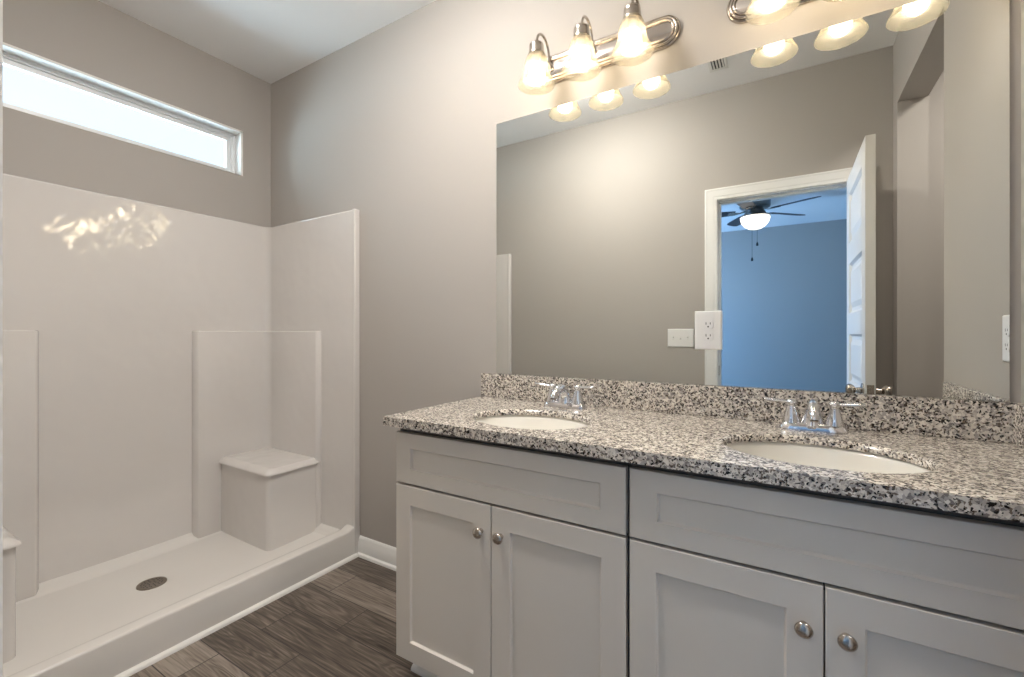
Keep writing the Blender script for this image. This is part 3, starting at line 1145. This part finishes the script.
# ------------------------------------------------------------------ vanity lights
def vanity_light(cx, lab):
    pz = 2.220
    t = thing('vanity_light', lab, 'light fixture', (cx, 0, pz), 'three-shade vanity lights above the mirror')
    L, H = 0.310, 0.056
    def stad(ins, y, n=16):
        r = H - ins
        pts = []
        for k in range(n + 1):
            a = -PI / 2 + PI * k / n
            pts.append((cx + L - H + r * math.cos(a), y, pz + r * math.sin(a)))
        for k in range(n + 1):
            a = PI / 2 + PI * k / n
            pts.append((cx - L + H + r * math.cos(a), y, pz + r * math.sin(a)))
        return pts
    b = MB()
    # stepped bead moulding
    b.loft([stad(0, -0.001), stad(0, -0.008), stad(0.0015, -0.011), stad(0.004, -0.0125), stad(0.0065, -0.011), stad(0.0075, -0.010), stad(0.008, -0.015),
            stad(0.010, -0.0185), stad(0.013, -0.0195), stad(0.016, -0.018), stad(0.017, -0.0165), stad(0.018, -0.020), stad(0.0205, -0.023), stad(0.0235, -0.023), stad(0.0255, -0.020), stad(0.026, -0.016)])
    b.build('back_plate', NICKEL, t, smooth=True, angle=60)
    b = MB()
    b.loft([stad(0.0258, -0.0150), stad(0.0260, -0.0172), stad(0.0275, -0.0180)])
    b.build('plate_centre', NICKELP, t, smooth=True, angle=60)
    for s in (-1, 0, 1):
        x = cx + s * 0.180
        y0 = -0.133
        b = MB()
        pts = [(x, -0.016, 2.222)]
        for k in range(13):
            a = PI * k / 12
            pts.append((x, -0.080 + 0.052 * math.cos(a) - 0.001, 2.254 + 0.062 * math.sin(a)))
        pts[1] = (x, -0.030, 2.236)
        pts += [(x, y0, 2.258), (x, y0, 2.248)]
        b.tube(pts, 0.0048, 12)
        b.lathe([(1e-4, 0.0), (0.016, 0.0), (0.015, 0.004), (0.007, 0.008)], (x, -0.017, 2.222), 20, axis='y')
        b.build('arm', NICKEL, t, smooth=True, angle=60)
        b = MB()
        b.lathe([(1e-4, 2.262), (0.010, 2.262), (0.020, 2.259), (0.0265, 2.252), (0.0275, 2.247), (0.0265, 2.245), (0.0275, 2.241), (0.0295, 2.222), (0.0305, 2.216), (0.0290, 2.211), (1e-4, 2.211)], (x, y0, 0), 28)
        so = b.build('socket', NICKEL, t, smooth=True, angle=60)
        b = MB()
        prof = [(0.0290, 2.218), (0.0335, 2.212), (0.0390, 2.200), (0.0430, 2.186), (0.0455, 2.170), (0.0480, 2.154), (0.0515, 2.140), (0.0565, 2.127), (0.0625, 2.115), (0.0675, 2.107), (0.0690, 2.102),
                (0.0685, 2.0995), (0.0670, 2.101), (0.0655, 2.1065), (0.0605, 2.1145), (0.0545, 2.1265), (0.0495, 2.139), (0.0458, 2.153), (0.0433, 2.169), (0.0408, 2.185), (0.0370, 2.198), (0.0318, 2.209), (0.0270, 2.215)]
        b.lathe(prof + prof[:1], (x, y0, 0), 48)
        shd = b.build('shade', SHADE, t, smooth=True, angle=60)
        b = MB()
        b.lathe([(1e-4, 2.214), (0.013, 2.214), (0.0145, 2.200), (0.0185, 2.187), (0.0235, 2.176), (1e-4, 2.176)], (x, y0, 0), 28)
        b.build('bulb_collar', BULBN, so, smooth=True, angle=60)
        b = MB()
        b.lathe([(1e-4, 2.1755), (0.0235, 2.1755), (0.0275, 2.166), (0.0300, 2.152), (0.0300, 2.140), (0.0275, 2.127), (0.0222, 2.116), (0.0150, 2.110), (0.007, 2.107), (1e-4, 2.1065)], (x, y0, 0), 28)
        b.build('bulb', BULBM, so, smooth=True, angle=60)
    return t


vanity_light(-0.615, 'brushed nickel vanity light with three bell shades, above the left sink')
vanity_light(0.147, 'brushed nickel vanity light with three bell shades, above the right sink')

# ------------------------------------------------------------------ ceiling register (seen in the mirror)
t = thing('ceiling_vent', 'small white slotted ceiling register seen in the mirror', 'vent', (-0.335, -1.17, HC))
b = MB()
vx0, vx1, vy0, vy1 = -0.385, -0.285, -1.31, -1.01
b.box(vx0, vx1, vy0, vy0 + 0.018, HC - 0.006, HC); b.box(vx0, vx1, vy1 - 0.018, vy1, HC - 0.006, HC)
b.box(vx0, vx0 + 0.016, vy0, vy1, HC - 0.006, HC); b.box(vx1 - 0.016, vx1, vy0, vy1, HC - 0.006, HC)
b.build('frame', TRIM, t, bevel=0.001)
b = MB(); b.box(vx0 + 0.01, vx1 - 0.01, vy0 + 0.01, vy1 - 0.01, HC - 0.0015, HC - 0.0005)
b.build('duct_opening', SLOT, t)
for k in range(4):
    b = MB()
    x = vx0 + 0.022 + k * 0.0165
    b.prism([(x, HC - 0.0055), (x + 0.006, HC - 0.0055), (x + 0.009, HC - 0.0018), (x + 0.003, HC - 0.0018)], 'y', vy0 + 0.014, vy1 - 0.014)
    b.build('slat', TRIM, t)

# ------------------------------------------------------------------ ceiling lamp of the passage
t = thing('ceiling_lamp', 'flush ceiling lamp of the side passage', 'light fixture', (1.15, -0.85, HC))
b = MB(); b.lathe([(1e-4, 0.0), (0.15, 0.0), (0.155, -0.012), (0.15, -0.022), (0.142, -0.022)], (1.15, -0.85, HC), 36)
b.build('base', NICKEL, t, smooth=True)
b = MB(); b.lathe([(0.142, -0.014), (0.14, -0.022), (0.11, -0.030), (0.06, -0.034), (1e-4, -0.035)], (1.15, -0.85, HC), 36)
b.build('diffuser', LAMPM, t, smooth=True)

t = thing('ceiling_lamp', 'added round fill lamp above the middle of the bathroom, out of view', 'light fixture', (-1.05, -0.83, HC))  # unseen lamp, added to fill the bathroom with even light
b = MB(); b.lathe([(1e-4, 0.0), (0.183, 0.0), (0.188, -0.010), (0.183, -0.018), (0.175, -0.018)], (-1.05, -0.83, HC), 36)
b.build('base', NICKEL, t, smooth=True)
b = MB(); b.lathe([(0.175, -0.014), (0.175, -0.040), (0.155, -0.062), (0.115, -0.078), (0.06, -0.086), (1e-4, -0.088)], (-1.05, -0.83, HC), 36)
b.build('diffuser', FILLM, t, smooth=True)

# ------------------------------------------------------------------ ceiling fan in the bedroom
fx, fy = -0.296, -4.19
t = thing('ceiling_fan', 'dark five-blade ceiling fan with a lit glass bowl in the bedroom', 'ceiling fan', (fx, fy, HC))
b = MB(); b.lathe([(1e-4, 2.739), (0.150, 2.739), (0.158, 2.73), (0.160, 2.70), (0.158, 2.62), (0.150, 2.605), (0.10, 2.595), (1e-4, 2.593)], (fx, fy, 0), 40)
b.build('motor_housing', FANMET, t, smooth=True, angle=50)
b = MB(); b.lathe([(1e-4, 2.594), (0.085, 2.594), (0.10, 2.560), (0.125, 2.520), (0.15, 2.505), (0.157, 2.498), (0.150, 2.494), (1e-4, 2.494)], (fx, fy, 0), 40)
b.build('light_fitter', FANMET, t, smooth=True, angle=50)
b = MB(); b.lathe([(0.150, 2.495), (0.150, 2.475), (0.138, 2.435), (0.108, 2.395), (0.065, 2.368), (0.02, 2.357), (1e-4, 2.356)], (fx, fy, 0), 40)
b.build('glass_bowl', BOWLM, t, smooth=True)
for k in range(5):
    a = math.radians(27 + 72 * k)
    c, s = math.cos(a), math.sin(a)
    def W(r, v, z):
        return (fx + r * c - v * s, fy + r * s + v * c, z)
    b = MB()
    out = [(0.20, -0.050), (0.30, -0.060), (0.58, -0.068), (0.64, -0.060), (0.665, -0.035), (0.670, 0.0), (0.665, 0.035), (0.64, 0.060), (0.58, 0.068), (0.30, 0.060), (0.20, 0.050)]
    tilt = -0.20
    b.loft([[W(r, v, 2.560 + v * tilt - 0.003) for r, v in out], [W(r, v, 2.560 + v * tilt + 0.003) for r, v in out]])
    bl = b.build('blade', FANBLK, t)
    b = MB()
    arm = [(0.09, -0.018), (0.16, -0.014), (0.22, -0.035), (0.27, -0.030), (0.28, 0.0), (0.27, 0.030), (0.22, 0.035), (0.16, 0.014), (0.09, 0.018)]
    b.loft([[W(r, v, 2.553 + v * tilt - 0.003 + (0.02 if r < 0.1 else 0)) for r, v in arm], [W(r, v, 2.557 + v * tilt - 0.001 + (0.02 if r < 0.1 else 0)) for r, v in arm]])
    b.build('blade_bracket', NICKEL, bl)
for px, zl in ((-0.02, 1.99), (0.03, 2.155)):
    b = MB()
    b.tube([(fx + px, fy + 0.158, 2.50), (fx + px, fy + 0.160, 2.40), (fx + px, fy + 0.160, zl + 0.03)], 0.0018, 8)
    b.lathe([(1e-4, zl - 0.014), (0.010, zl - 0.012), (0.012, zl), (0.009, zl + 0.016), (0.003, zl + 0.03), (1e-4, zl + 0.031)], (fx + px, fy + 0.160, 0), 14)
    b.build('pull_chain', SLOT, t, smooth=True)
